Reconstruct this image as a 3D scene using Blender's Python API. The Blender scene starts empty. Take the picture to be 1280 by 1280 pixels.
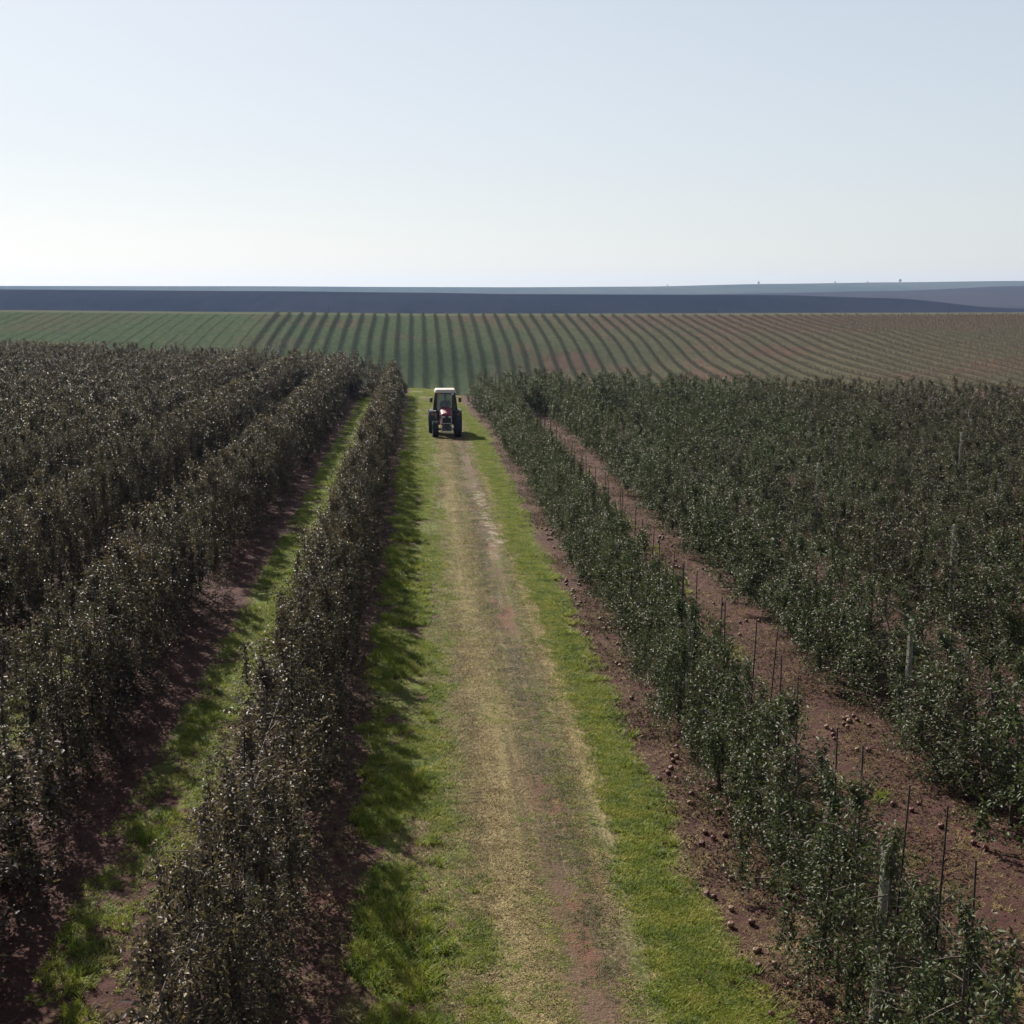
import bpy, bmesh, math, random
import numpy as np
from mathutils import Vector, Matrix, Euler

R = math.radians
rnd = random.Random(7)
rng = np.random.default_rng(11)
scene = bpy.context.scene
COL = scene.collection

# ------------------------------------------------------------------ layout
CAM_H, F, VX, VY = 7.4, 1625.0, 525.0, 362.0
RR, LR, SP = 4.45, -1.95, 3.64          # first row right, first row left, row spacing
TS = 0.82                               # tree spacing along a row
SUN = Vector((-0.64, 1.28, 1.0)).normalized()


def row_end(x):
    return 87 - 0.55 * x if x > 1 else 94 - 0.85 * (x + 2)


# far relief: for a few bearings, (distance, height) knots
YK = [0, 200, 250, 310, 345, 380, 404, 416, 440, 600, 800, 1000, 1100, 1300, 1750, 2000, 2600, 3200, 6000]
CK = [-400, 0, 320, 525, 640, 800, 960, 1120, 1280, 1700]
A_top = [9, 8.0, 6.8, 5.6, 4.5, 4.1, 3.8, 1.2, -7.4, -14]
B_top = [16, 15.5, 15.0, 13.4, 13.0, 14.5, 19.7, 23, 25.9, 28]
C_top = [0, 0, 0, 0, 0, 0, 3.5, 6.5, 13.0, 20]
H310 = [-6.5, -7.8, -12, -15.1, -14.8, -12.5, -9, -6.5, -4.9, -4]
H345 = [-3.5, -4.6, -6, -7.0, -7.0, -6.2, -4.8, -3.4, -2.6, -2]
H380 = [-.6, -1.3, -1.9, -2.4, -2.5, -2.4, -2.1, -1.6, -1.2, -1]
H404 = [1.4, .9, .2, -.35, -.4, -.4, -.3, -.25, -.2, 0]
H250 = [-12, -13, -17, -19.5, -19, -17, -13.5, -10.5, -9, -8]
ZK = np.zeros((len(CK), len(YK)))
for i in range(len(CK)):
    ZK[i] = [0, -20 if i < 6 else -12, H250[i], H310[i], H345[i], H380[i], H404[i], H404[i] + .45,
             H404[i] - .6, -9, -9 if i < 7 else -12, A_top[i], A_top[i] - 1.5, -8, C_top[i], -6, B_top[i], B_top[i] - 9, -40]


def pchip(xs, ys, x):
    xs = np.asarray(xs, float); h = np.diff(xs); d = np.diff(ys, axis=-1) / h
    m = np.zeros(ys.shape)
    w1 = 2 * h[1:] + h[:-1]; w2 = h[1:] + 2 * h[:-1]
    with np.errstate(all='ignore'):
        mm = (w1 + w2) / (w1 / d[..., :-1] + w2 / d[..., 1:])
    m[..., 1:-1] = np.where(d[..., :-1] * d[..., 1:] > 0, mm, 0)
    x = np.clip(x, xs[0], xs[-1] - 1e-6)
    k = np.clip(np.searchsorted(xs, x, side='right') - 1, 0, len(xs) - 2)
    t = (x - xs[k]) / h[k]
    y0, y1, m0, m1 = ys[..., k], ys[..., k + 1], m[..., k] * h[k], m[..., k + 1] * h[k]
    return (2 * t**3 - 3 * t**2 + 1) * y0 + (t**3 - 2 * t**2 + t) * m0 + (3 * t**2 - 2 * t**3) * y1 + (t**3 - t**2) * m1


def height(X, Y):
    X = np.atleast_1d(np.asarray(X, float)); Y = np.atleast_1d(np.asarray(Y, float))
    Ys = np.maximum(Y, 5)
    c = np.clip(VX + F * X / Ys, CK[0], CK[-1] - 1e-6)
    allz = pchip(YK, ZK, Ys)                      # (columns, n)
    k = np.clip(np.searchsorted(CK, c, side='right') - 1, 0, len(CK) - 2)
    ck = np.asarray(CK, float)
    t = (c - ck[k]) / (ck[k + 1] - ck[k]); t = t * t * (3 - 2 * t) * .6 + t * .4
    idx = np.arange(len(c))
    zf = allz[k, idx] * (1 - t) + allz[k + 1, idx] * t
    end = np.where(X > 1, 87 - .55 * X, 94 - .85 * (X + 2)) + 7
    end = np.clip(end, 55, 175)
    s = np.clip((Y - end) / 55, 0, 1); w = s * s * (3 - 2 * s)
    drop = -np.clip(Y - end, 0, 60) * .12
    z = (1 - w) * drop + w * zf
    s2 = np.clip((Y - 205) / 40, 0, 1)
    return z


# ------------------------------------------------------------------ helpers
def tag(o, label=None, cat=None, group=None, kind=None):
    if label: o['label'] = label
    if cat: o['category'] = cat
    if group: o['group'] = group
    if kind: o['kind'] = kind
    return o


def np_mesh(name, verts, faces, mats=(), smooth=False, attrs=None):
    """verts (n,3); faces (m,k) array or list of lists"""
    me = bpy.data.meshes.new(name)
    verts = np.asarray(verts, np.float32)
    if isinstance(faces, np.ndarray):
        m, k = faces.shape
        me.vertices.add(len(verts)); me.vertices.foreach_set('co', verts.ravel())
        me.loops.add(m * k); me.loops.foreach_set('vertex_index', faces.astype(np.int32).ravel())
        me.polygons.add(m)
        me.polygons.foreach_set('loop_start', np.arange(0, m * k, k, dtype=np.int32))
        me.polygons.foreach_set('loop_total', np.full(m, k, np.int32))
        me.update(calc_edges=True)
    else:
        me.from_pydata([tuple(map(float, v)) for v in verts], [], faces); me.update()
    for mt in mats: me.materials.append(mt)
    if smooth: me.polygons.foreach_set('use_smooth', [True] * len(me.polygons))
    for an, (dom, typ, vals) in (attrs or {}).items():
        a = me.attributes.new(an, typ, dom)
        a.data.foreach_set('vector' if typ == 'FLOAT_VECTOR' else 'value', np.asarray(vals).ravel())
    return me


def link(name, me, parent=None, loc=None):
    o = bpy.data.objects.new(name, me); COL.objects.link(o)
    if parent is not None: o.parent = parent
    if loc is not None: o.location = loc
    return o


def empty(name, loc):
    o = bpy.data.objects.new(name, None); COL.objects.link(o); o.location = loc
    o.empty_display_size = .2
    return o


class MB:
    """collects shapes for one mesh"""
    def __init__(s): s.v = []; s.f = []; s.mi = []
    def add(s, vs, fs, mi=0):
        b = len(s.v); s.v += [tuple(v) for v in vs]; s.f += [[i + b for i in f] for f in fs]; s.mi += [mi] * len(fs)
    def box(s, c, d, taper=(1, 1), bev=0.0, rot=None, mi=0):
        bm = bmesh.new(); bmesh.ops.create_cube(bm, size=1)
        for v in bm.verts:
            k = taper if v.co.z > 0 else (1, 1)
            v.co = Vector((v.co.x * d[0] * k[0], v.co.y * d[1] * k[1], v.co.z * d[2]))
        if bev: bmesh.ops.bevel(bm, geom=list(bm.edges), offset=bev, segments=2, affect='EDGES', profile=.6)
        if rot: bmesh.ops.rotate(bm, verts=bm.verts, cent=(0, 0, 0), matrix=Euler(rot).to_matrix())
        bm.verts.index_update()
        s.add([v.co + Vector(c) for v in bm.verts], [[v.index for v in f.verts] for f in bm.faces], mi); bm.free()
    def tube(s, pts, rad, n=8, cap=True, mi=0):
        pts = [Vector(p) for p in pts]; rad = rad if hasattr(rad, '__len__') else [rad] * len(pts)
        vs = []
        for i, p in enumerate(pts):
            d = (pts[min(i + 1, len(pts) - 1)] - pts[max(i - 1, 0)]).normalized()
            a = d.orthogonal().normalized() if i == 0 else (a - d * a.dot(d)).normalized()
            b = d.cross(a)
            vs += [p + (a * math.cos(2 * math.pi * j / n) + b * math.sin(2 * math.pi * j / n)) * rad[i] for j in range(n)]
        fs = [[i * n + j, i * n + (j + 1) % n, (i + 1) * n + (j + 1) % n, (i + 1) * n + j] for i in range(len(pts) - 1) for j in range(n)]
        if cap: fs += [list(range(n))[::-1], list(range((len(pts) - 1) * n, len(pts) * n))]
        s.add(vs, fs, mi)
    def lathe_x(s, prof, n=32, c=(0, 0, 0), mi=0):
        """prof: (x, r) closed loop, turned round the x axis"""
        vs = [(c[0] + x, c[1] + r * math.cos(2 * math.pi * j / n), c[2] + r * math.sin(2 * math.pi * j / n)) for x, r in prof for j in range(n)]
        m = len(prof)
        s.add(vs, [[i * n + j, i * n + (j + 1) % n, ((i + 1) % m) * n + (j + 1) % n, ((i + 1) % m) * n + j] for i in range(m) for j in range(n)], mi)
    def build(s, name, mats, parent=None, smooth=False, loc=None):
        mats = mats if isinstance(mats, (list, tuple)) else [mats]
        me = np_mesh(name, s.v, s.f, mats, smooth)
        bm = bmesh.new(); bm.from_mesh(me); bmesh.ops.recalc_face_normals(bm, faces=bm.faces); bm.to_mesh(me); bm.free()
        me.polygons.foreach_set('material_index', s.mi)
        return link(name, me, parent, loc)


# ------------------------------------------------------------------ node helpers
class NT:
    def __init__(s, nt): s.t = nt; s.n = nt.nodes; s.l = nt.links
    def new(s, typ, **k):
        n = s.n.new(typ)
        for a, b in k.items(): setattr(n, a, b)
        return n
    def put(s, sock, v):
        if hasattr(v, 'links') or isinstance(v, bpy.types.NodeSocket): s.l.new(v, sock)
        elif v is not None: sock.default_value = v
    def m(s, op, a, b=None, c=None, clamp=False):
        n = s.new('ShaderNodeMath', operation=op, use_clamp=clamp)
        for i, v in enumerate((a, b, c)):
            if v is not None: s.put(n.inputs[i], v)
        return n.outputs[0]
    def ss(s, v, a, b):
        n = s.new('ShaderNodeMapRange', interpolation_type='SMOOTHSTEP')
        s.put(n.inputs[0], v); n.inputs[1].default_value = a; n.inputs[2].default_value = b
        return n.outputs[0]
    def noise(s, vec, scale, detail=4, rough=.6, dist=0):
        n = s.new('ShaderNodeTexNoise'); n.inputs['Scale'].default_value = scale
        n.inputs['Detail'].default_value = detail; n.inputs['Roughness'].default_value = rough
        n.inputs['Distortion'].default_value = dist
        if vec is not None: s.l.new(vec, n.inputs['Vector'])
        return n.outputs[0]
    def mix(s, f, a, b):
        n = s.new('ShaderNodeMix', data_type='RGBA')
        s.put(n.inputs[0], f)
        for i, v in ((6, a), (7, b)):
            if isinstance(v, tuple): v = v + (1,) if len(v) == 3 else v
            s.put(n.inputs[i], v)
        return n.outputs[2]
    def ramp(s, f, stops):
        n = s.new('ShaderNodeValToRGB'); s.l.new(f, n.inputs[0]); e = n.color_ramp.elements
        while len(e) < len(stops): e.new(.5)
        for k, (p, c) in zip(e, stops): k.position = p; k.color = c + (1,)
        return n.outputs[0]
    def mapping(s, vec, scale=(1, 1, 1), rot=(0, 0, 0)):
        n = s.new('ShaderNodeMapping'); n.inputs['Scale'].default_value = scale; n.inputs['Rotation'].default_value = rot
        s.l.new(vec, n.inputs[0]); return n.outputs[0]


def material(name):
    m = bpy.data.materials.new(name); m.use_nodes = True; m.node_tree.nodes.clear()
    n = NT(m.node_tree); out = n.new('ShaderNodeOutputMaterial')
    return m, n, out


def principled(n, out, color, rough=.8, spec=.5, metal=0, bump=None, bstr=.5, bdist=.02, coat=0):
    p = n.new('ShaderNodeBsdfPrincipled')
    n.put(p.inputs['Base Color'], color + (1,) if isinstance(color, tuple) else color)
    n.put(p.inputs['Roughness'], rough); n.put(p.inputs['Specular IOR Level'], spec); n.put(p.inputs['Metallic'], metal)
    p.inputs['Coat Weight'].default_value = coat
    if bump is not None:
        b = n.new('ShaderNodeBump'); b.inputs['Strength'].default_value = bstr; b.inputs['Distance'].default_value = bdist
        n.l.new(bump, b.inputs['Height']); n.l.new(b.outputs[0], p.inputs['Normal'])
    if out is not None: n.l.new(p.outputs[0], out.inputs[0])
    return p


def simple(name, col, rough=.6, spec=.5, metal=0, var=.25, scale=6, coat=0, bump=0):
    m, n, out = material(name)
    co = n.new('ShaderNodeTexCoord').outputs['Object']
    f = n.noise(co, scale, 5, .6)
    c = n.mix(n.ss(f, .3, .7), tuple(x * (1 - var) for x in col), tuple(min(1, x * (1 + var)) for x in col))
    principled(n, out, c, rough, spec, metal, bump=f if bump else None, bdist=bump or .01, coat=coat)
    return m


# leaves: diffuse + light through the blade, colour per leaf from mesh attribute
def leaf_material(name, stops, patch=None, rough=.42, trans=.35, spec=.5, nscale=.11, namp=.5, tmix=.35):
    m, n, out = material(name)
    at = n.new('ShaderNodeAttribute', attribute_name='tint').outputs['Fac']
    geo = n.new('ShaderNodeNewGeometry')
    oi = n.new('ShaderNodeObjectInfo')
    t = n.m('ADD', at, n.m('MULTIPLY', n.m('SUBTRACT', oi.outputs['Random'], .5), .18))
    big = n.noise(geo.outputs['Position'], nscale, 4, .65)
    t = n.m('ADD', t, n.m('MULTIPLY', n.m('SUBTRACT', big, .5), namp), clamp=True)
    if patch is not None:
        x = n.new('ShaderNodeSeparateXYZ'); n.l.new(geo.outputs['Position'], x.inputs[0])
        t = n.m('ADD', t, patch(n, x), clamp=True)
    c = n.ramp(t, stops)
    p = principled(n, None, c, rough, spec)
    p.inputs['Specular Tint'].default_value = (1, .93, .80, 1)
    tr = n.new('ShaderNodeBsdfTranslucent')
    n.l.new(n.mix(tmix, c, (.16, .2, .02)), tr.inputs[0])
    mx = n.new('ShaderNodeMixShader'); mx.inputs[0].default_value = trans
    n.l.new(p.outputs[0], mx.inputs[1]); n.l.new(tr.outputs[0], mx.inputs[2]); n.l.new(mx.outputs[0], out.inputs[0])
    return m


def orchard_patch(n, x):
    # rows left of the track and the far right block are browner
    l = n.m('MULTIPLY', n.ss(n.m('MULTIPLY', x.outputs[0], -1), .2, 1.8), .42)
    r = n.m('MULTIPLY', n.ss(x.outputs[0], 9, 28), .22)
    return n.m('ADD', l, r)


def dry_patch(n, x):
    X = x.outputs[0]
    rut = n.m('MULTIPLY', n.ss(n.m('ABSOLUTE', n.m('SUBTRACT', X, 1.85)), .42, .15), -.42)
    s1 = n.m('MULTIPLY', n.ss(n.m('ABSOLUTE', n.m('SUBTRACT', X, 2.55)), .25, .05), .3)
    s2 = n.m('MULTIPLY', n.ss(n.m('ABSOLUTE', n.m('SUBTRACT', X, 1.05)), .35, .1), .16)
    return n.m('ADD', n.m('ADD', rut, s1), s2)


LEAF = leaf_material('apple_leaf', [(0, (.036, .056, .021)), (.3, (.048, .064, .025)), (.48, (.056, .047, .029)),
                                    (.66, (.047, .031, .028)), (.93, (.056, .035, .033)), (1, (.18, .13, .07))],
                     orchard_patch, trans=.28, rough=.54, spec=.24, tmix=.14, namp=.65)
FARLEAF = leaf_material('young_tree_leaf', [(0, (.032, .044, .023)), (.4, (.046, .052, .028)), (.7, (.076, .050, .034)), (1, (.14, .055, .040))],
                        lambda n, x: n.m('MULTIPLY', n.ss(x.outputs[0], 20, 110), .35), trans=.2, spec=.12, rough=.7)
GRASS = leaf_material('green_grass', [(0, (.045, .086, .012)), (.3, (.125, .168, .017)), (.55, (.220, .245, .024)), (.8, (.30, .270, .045)), (1, (.38, .30, .12))], trans=.4, rough=.6, spec=.25, nscale=2.2, namp=1.7)
DRY = leaf_material('dry_grass', [(0, (.055, .060, .016)), (.25, (.115, .072, .034)), (.5, (.210, .148, .060)), (.75, (.33, .25, .11)), (1, (.50, .40, .20))], dry_patch, trans=.25, rough=.7, spec=.25, nscale=3.0, namp=1.3)
LITTER = leaf_material('fallen_leaf', [(0, (.040, .022, .018)), (.45, (.078, .040, .028)), (.8, (.135, .085, .048)), (1, (.30, .23, .13))], trans=.12, rough=.85, spec=.15)
BARK = simple('bark', (.085, .062, .050), .85, .2, var=.4, scale=20, bump=.01)
STAKE = simple('stake_steel', (.022, .016, .014), .9, .1, var=.4, scale=9)
CONC = simple('post_concrete', (.24, .225, .18), .9, .2, var=.25, scale=12, bump=.01)
WIRE = simple('wire_steel', (.09, .085, .08), .7, .3, .2, var=.2)
APPLE = simple('apple_skin', (.085, .026, .020), .6, .3, var=.6, scale=14)
APPLE2 = simple('apple_yellow', (.16, .10, .05), .6, .3, var=.3, scale=14)


# ------------------------------------------------------------------ ground materials
def orchard_ground_material():
    m, n, out = material('orchard_soil_and_turf')
    co = n.new('ShaderNodeTexCoord').outputs['Object']
    xyz = n.new('ShaderNodeSeparateXYZ'); n.l.new(co, xyz.inputs[0]); X = xyz.outputs[0]; Y = xyz.outputs[1]
    bt = n.m('MINIMUM', n.m('MAXIMUM', n.m('DIVIDE', n.m('SUBTRACT', Y, 64), 24), 0), 1.4)
    X = n.m('ADD', X, n.m('MULTIPLY', n.m('MULTIPLY', n.m('MULTIPLY', bt, bt), 1.15), n.ss(X, 1.6, 2.6)))
    wob = n.noise(co, .9, 4, .65); wob2 = n.noise(co, 4.5, 3, .6)
    Xs = n.m('ADD', X, n.m('MULTIPLY', n.m('SUBTRACT', n.noise(n.mapping(co, (.6, .12, 1)), 1, 3, .6), .5), .55))
    Xs = n.m('ADD', Xs, n.m('MULTIPLY', n.m('SUBTRACT', wob2, .5), .25))
    Xj = n.m('ADD', X, n.m('MULTIPLY', n.m('SUBTRACT', wob, .5), .6))
    Xj = n.m('ADD', Xj, n.m('MULTIPLY', n.m('SUBTRACT', wob2, .5), .35))
    # distance from the row lines
    right = n.m('PINGPONG', n.m('MAXIMUM', n.m('SUBTRACT', Xj, RR), 0), SP / 2)
    left = n.m('PINGPONG', n.m('MAXIMUM', n.m('SUBTRACT', LR, Xj), 0), SP / 2)
    lane = n.m('MINIMUM', n.m('SUBTRACT', RR, Xj), n.m('SUBTRACT', Xj, LR))
    is_right = n.m('GREATER_THAN', Xj, RR); is_left = n.m('LESS_THAN', Xj, LR)
    g_lane = n.ss(lane, .95, 1.2)
    u = n.m('MODULO', n.m('MAXIMUM', n.m('SUBTRACT', LR, Xj), 0), SP)
    g_left = n.m('MULTIPLY', n.m('MULTIPLY', n.m('MULTIPLY', n.ss(u, .9, 1.2), n.ss(u, 2.45, 2.05)), is_left), n.ss(n.m('ADD', wob, n.m('MULTIPLY', n.ss(Y, 10, 30), .24)), .60, .74))
    g_right = n.m('MULTIPLY', n.m('MULTIPLY', n.ss(right, 1.2, 1.7), is_right), n.m('MULTIPLY', n.ss(n.noise(co, .5, 3), .52, .66), .8))
    g = n.m('MAXIMUM', n.m('MAXIMUM', g_lane, g_left), g_right, clamp=True)
    # soil
    fine = n.noise(co, 28, 6, .7); mid = n.noise(co, 3.2, 5, .65); big = n.noise(co, .45, 4, .6)
    soil = n.ramp(mid, [(.25, (.046, .020, .016)), (.5, (.078, .034, .027)), (.75, (.110, .052, .040))])
    soil = n.mix(n.m('MULTIPLY', n.ss(fine, .55, .75), .5), soil, (.165, .110, .092))
    soil = n.mix(n.m('MULTIPLY', n.ss(fine, .48, .30), .6), soil, (.026, .018, .018))
    soil = n.mix(n.m('MULTIPLY', n.ss(big, .55, .75), .5), soil, (.150, .058, .040))
    # turf
    gmix = n.noise(co, 1.3, 5, .7); gf = n.noise(n.mapping(co, (1, .6, 1)), 40, 4, .7)
    turf = n.ramp(n.m('ADD', n.m('MULTIPLY', gmix, .6), n.m('MULTIPLY', wob2, .4)), [(.34, (.050, .075, .012)), (.5, (.110, .135, .018)), (.66, (.185, .180, .040))])
    turf = n.mix(n.m('MULTIPLY', n.ss(gf, .5, .7), .4), turf, (.16, .17, .05))
    turf = n.mix(n.m('MULTIPLY', n.ss(gf, .5, .32), .55), turf, (.025, .035, .012))
    # worn middle of the lane: long parallel bands left by mower and wheels
    str1 = n.noise(n.mapping(co, (2.6, .10, 1)), 1.6, 4, .6)
    bandx = n.m('DIVIDE', n.m('ADD', Xs, n.m('MULTIPLY', n.m('SUBTRACT', str1, .5), .5)), 4.0)
    band = n.ramp(bandx, [(.05, (.120, .135, .028)), (.13, (.145, .135, .045)), (.21, (.230, .175, .075)), (.29, (.205, .155, .065)), (.36, (.145, .095, .046)),
                          (.45, (.115, .074, .046)), (.52, (.120, .080, .048)), (.58, (.125, .115, .045)), (.64, (.25, .205, .10)), (.70, (.155, .160, .045)), (.80, (.110, .145, .022))])
    tex = n.noise(n.mapping(co, (1, .55, 1)), 22, 5, .75)
    band = n.mix(n.m('MULTIPLY', n.ss(tex, .5, .62), .7), band, (.33, .27, .15))
    band = n.mix(n.m('MULTIPLY', n.ss(tex, .5, .38), .8), band, (.036, .034, .016))
    fl = n.noise(n.mapping(co, (7.0, .16, 1)), 1, 3, .6)
    band = n.mix(n.m('MULTIPLY', n.ss(fl, .52, .64), .45), band, (.30, .225, .11))
    band = n.mix(n.m('MULTIPLY', n.ss(fl, .48, .36), .55), band, (.085, .055, .030))
    gmot = n.ss(n.noise(n.mapping(co, (1.6, .35, 1)), 1.5, 5, .7), .50, .64)
    band = n.mix(n.m('MULTIPLY', gmot, .5), band, (.085, .105, .028))
    dry = n.m('MULTIPLY', n.ss(Xs, -.05, .75), n.ss(Xs, 3.0, 2.6))
    c = n.mix(g, soil, turf)
    c = n.mix(n.m('MULTIPLY', dry, .95), c, band)
    meander = n.m('MULTIPLY', n.m('SUBTRACT', n.noise(n.mapping(co, (.001, .12, .001)), 1, 2), .5), .5)
    w1 = n.ss(n.m('ABSOLUTE', n.m('SUBTRACT', n.m('ADD', Xs, meander), 1.85)), .48, .12)
    bare = n.m('MULTIPLY', w1, n.ss(n.noise(n.mapping(co, (1, .3, 1)), 1.0, 5, .7), .44, .60))
    tr = n.mix(n.ss(n.noise(n.mapping(co, (1, .5, 1)), .6, 4), .45, .6), (.145, .090, .060), (.165, .080, .052))
    bl = n.m('MULTIPLY', n.ss(n.m('ABSOLUTE', n.m('SUBTRACT', Xj, -.25)), .85, .45), n.ss(n.noise(n.mapping(co, (1, .5, 1)), 1.5, 5, .7), .50, .58))
    c = n.mix(n.m('MULTIPLY', bl, .9), c, soil)
    c = n.mix(n.m('MULTIPLY', bare, n.m('MULTIPLY_ADD', n.ss(tex, .62, .40), .5, .3)), c, tr)
    # pale trodden patch before the tractor
    pp = n.m('MULTIPLY', n.ss(n.m('ABSOLUTE', n.m('SUBTRACT', Y, 43)), 9, 3), n.ss(n.m('ABSOLUTE', n.m('SUBTRACT', Xs, 2.2)), .36, .1))
    pp = n.m('MULTIPLY', pp, n.ss(n.noise(n.mapping(co, (1, .7, 1)), 2.3, 4, .7), .42, .55))
    bl = n.m('MULTIPLY', n.ss(n.m('ABSOLUTE', n.m('SUBTRACT', Xj, -.25)), .85, .45), n.ss(n.noise(n.mapping(co, (1, .5, 1)), 1.5, 5, .7), .50, .58))
    c = n.mix(n.m('MULTIPLY', bl, .9), c, soil)
    c = n.mix(n.m('MULTIPLY', bare, .85), c, tr)
    c = n.mix(pp, c, (.34, .27, .20))
    h = n.m('ADD', n.m('MULTIPLY', fine, .5), n.m('MULTIPLY', mid, 1.2))
    h = n.m('ADD', h, n.m('MULTIPLY', gf, .6)); h = n.m('ADD', h, n.m('MULTIPLY', tex, 1.0))
    principled(n, out, c, .95, .15, bump=h, bstr=1.0, bdist=.075)
    return m


def hillside_material():
    m, n, out = material('hillside_turf')
    co = n.new('ShaderNodeTexCoord').outputs['Object']
    xyz = n.new('ShaderNodeSeparateXYZ'); n.l.new(co, xyz.inputs[0]); X = xyz.outputs[0]; Y = xyz.outputs[1]
    a = n.noise(co, .035, 4, .6); b = n.noise(n.mapping(co, (1, .25, 1)), .9, 5, .7); f = n.noise(co, 2.5, 5, .75)
    green = n.ramp(b, [(.3, (.034, .047, .022)), (.5, (.050, .063, .030)), (.7, (.068, .080, .040))])
    tan = n.ramp(b, [(.3, (.056, .037, .026)), (.5, (.082, .050, .036)), (.7, (.110, .072, .050))])
    red = n.m('ADD', n.m('MULTIPLY', n.ss(a, .48, .66), n.m('MULTIPLY_ADD', n.ss(X, -60, 20), .5, .35)), n.m('MULTIPLY', n.ss(X, -10, 100), .6))
    red = n.m('ADD', red, n.m('MULTIPLY', n.m('MULTIPLY', n.ss(Y, 350, 400), n.ss(X, 0, 60)), .5), clamp=True)
    c = n.mix(n.m('MULTIPLY', red, .85), green, tan)
    c = n.mix(n.m('MULTIPLY', n.ss(f, .52, .75), .3), c, (.085, .085, .045))
    # darker strip under each row
    Xj = n.m('ADD', X, n.m('MULTIPLY', n.m('SUBTRACT', b, .5), .5))
    d = n.m('PINGPONG', n.m('ADD', Xj, 500 * SP - RR), SP / 2)
    strip = n.ss(d, .6, .2)
    lb = n.ss(X, -46.5, -45.5)
    c = n.mix(n.m('MULTIPLY', strip, n.m('MULTIPLY_ADD', lb, .28, .30)), c, (.026, .024, .014))
    # headland along the crest
    c = n.mix(n.m('MULTIPLY', n.ss(Y, 402, 406), .8), c, (.085, .085, .055))
    principled(n, out, c, 1, 0, bump=f, bstr=.6, bdist=.3)
    return m


def field_material(name, c0, c1, sc, stripe=0):
    m, n, out = material(name)
    co = n.new('ShaderNodeTexCoord').outputs['Object']
    a = n.noise(co, sc, 5, .6); b = n.noise(n.mapping(co, (1, .12, 1)), sc * 25, 3, .6)
    t = n.m('ADD', n.m('MULTIPLY', a, .8), n.m('MULTIPLY', b, .3))
    c = n.mix(n.ss(t, .35, .75), c0, c1)
    if stripe:                                            # nearer rise at the right is darker ground
        x = n.new('ShaderNodeSeparateXYZ'); n.l.new(co, x.inputs[0])
        c = n.mix(n.m('MULTIPLY', n.ss(x.outputs[1], 1950, 1850), .75), c, (.030, .022, .028))
    principled(n, out, c, 1, 0, bump=b, bstr=.3, bdist=1)
    return m


# ------------------------------------------------------------------ terrain, in four abutting sheets
cs = np.unique(np.concatenate([np.linspace(-1.1, -.45, 14), np.linspace(-.45, .62, 150), np.linspace(.62, 1.2, 12)]))
ybands = [('orchard_ground', np.concatenate([np.arange(-60, 130, 2.0), np.arange(130, 232, 5.0)]), orchard_ground_material()),
          ('hillside_field', np.arange(230, 421, 2.5), hillside_material()),
          ('ploughed_field', np.concatenate([[420.0], np.arange(430, 1180, 15.0)]), field_material('ploughed_soil', (.011, .011, .016), (.022, .020, .026), .004)),
          ('distant_ridge', np.concatenate([[1165.0], np.arange(1200, 3290, 40.0), np.array([3300.0])]), field_material('distant_fields', (.045, .055, .045), (.085, .082, .065), .0022, 1))]
last_y = None
for name, ys, mat in ybands:
    if last_y is not None: ys = np.concatenate([[last_y], ys[ys > last_y + .01]])
    last_y = ys[-1]
    YY, CC = np.meshgrid(ys, cs, indexing='ij')
    XX = CC * (YY + 90)
    ZZ = height(XX.ravel(), YY.ravel())
    V = np.stack([XX.ravel(), YY.ravel(), ZZ], 1)
    a, b = YY.shape
    I = np.arange(a * b).reshape(a, b)
    Fq = np.stack([I[:-1, :-1].ravel(), I[:-1, 1:].ravel(), I[1:, 1:].ravel(), I[1:, :-1].ravel()], 1)
    o = link(name, np_mesh(name, V, Fq, [mat], True))
    tag(o, kind='structure')

# ------------------------------------------------------------------ leaf clouds
def leaves(P, L, W, T, up=.5, droop=0.0, fold=.25, seed=0):
    """folded leaf blades at points P: verts, tris, tint per face"""
    g = np.random.default_rng(seed); n = len(P)
    d = g.normal(size=(n, 3)); d[:, 2] = d[:, 2] * .6 - droop
    d /= np.linalg.norm(d, axis=1)[:, None]
    nn = g.normal(size=(n, 3)); nn[:, 2] = np.abs(nn[:, 2]) + up
    s = np.cross(d, nn); s /= np.linalg.norm(s, axis=1)[:, None]
    nn = np.cross(s, d)
    L = L * g.uniform(.65, 1.25, n)[:, None]; W = W * g.uniform(.7, 1.2, n)[:, None]
    base = P; tip = P + d * L - nn * L * .12
    ml = P + d * L * .45 + s * W * .5 + nn * W * fold; mr = P + d * L * .45 - s * W * .5 + nn * W * fold
    V = np.stack([base, ml, tip, mr], 1).reshape(-1, 3)
    k = np.arange(n)[:, None] * 4
    Ft = np.concatenate([k + [0, 1, 2], k + [0, 2, 3]], 1).reshape(-1, 3)
    return V, Ft, np.repeat(T, 2)


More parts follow.
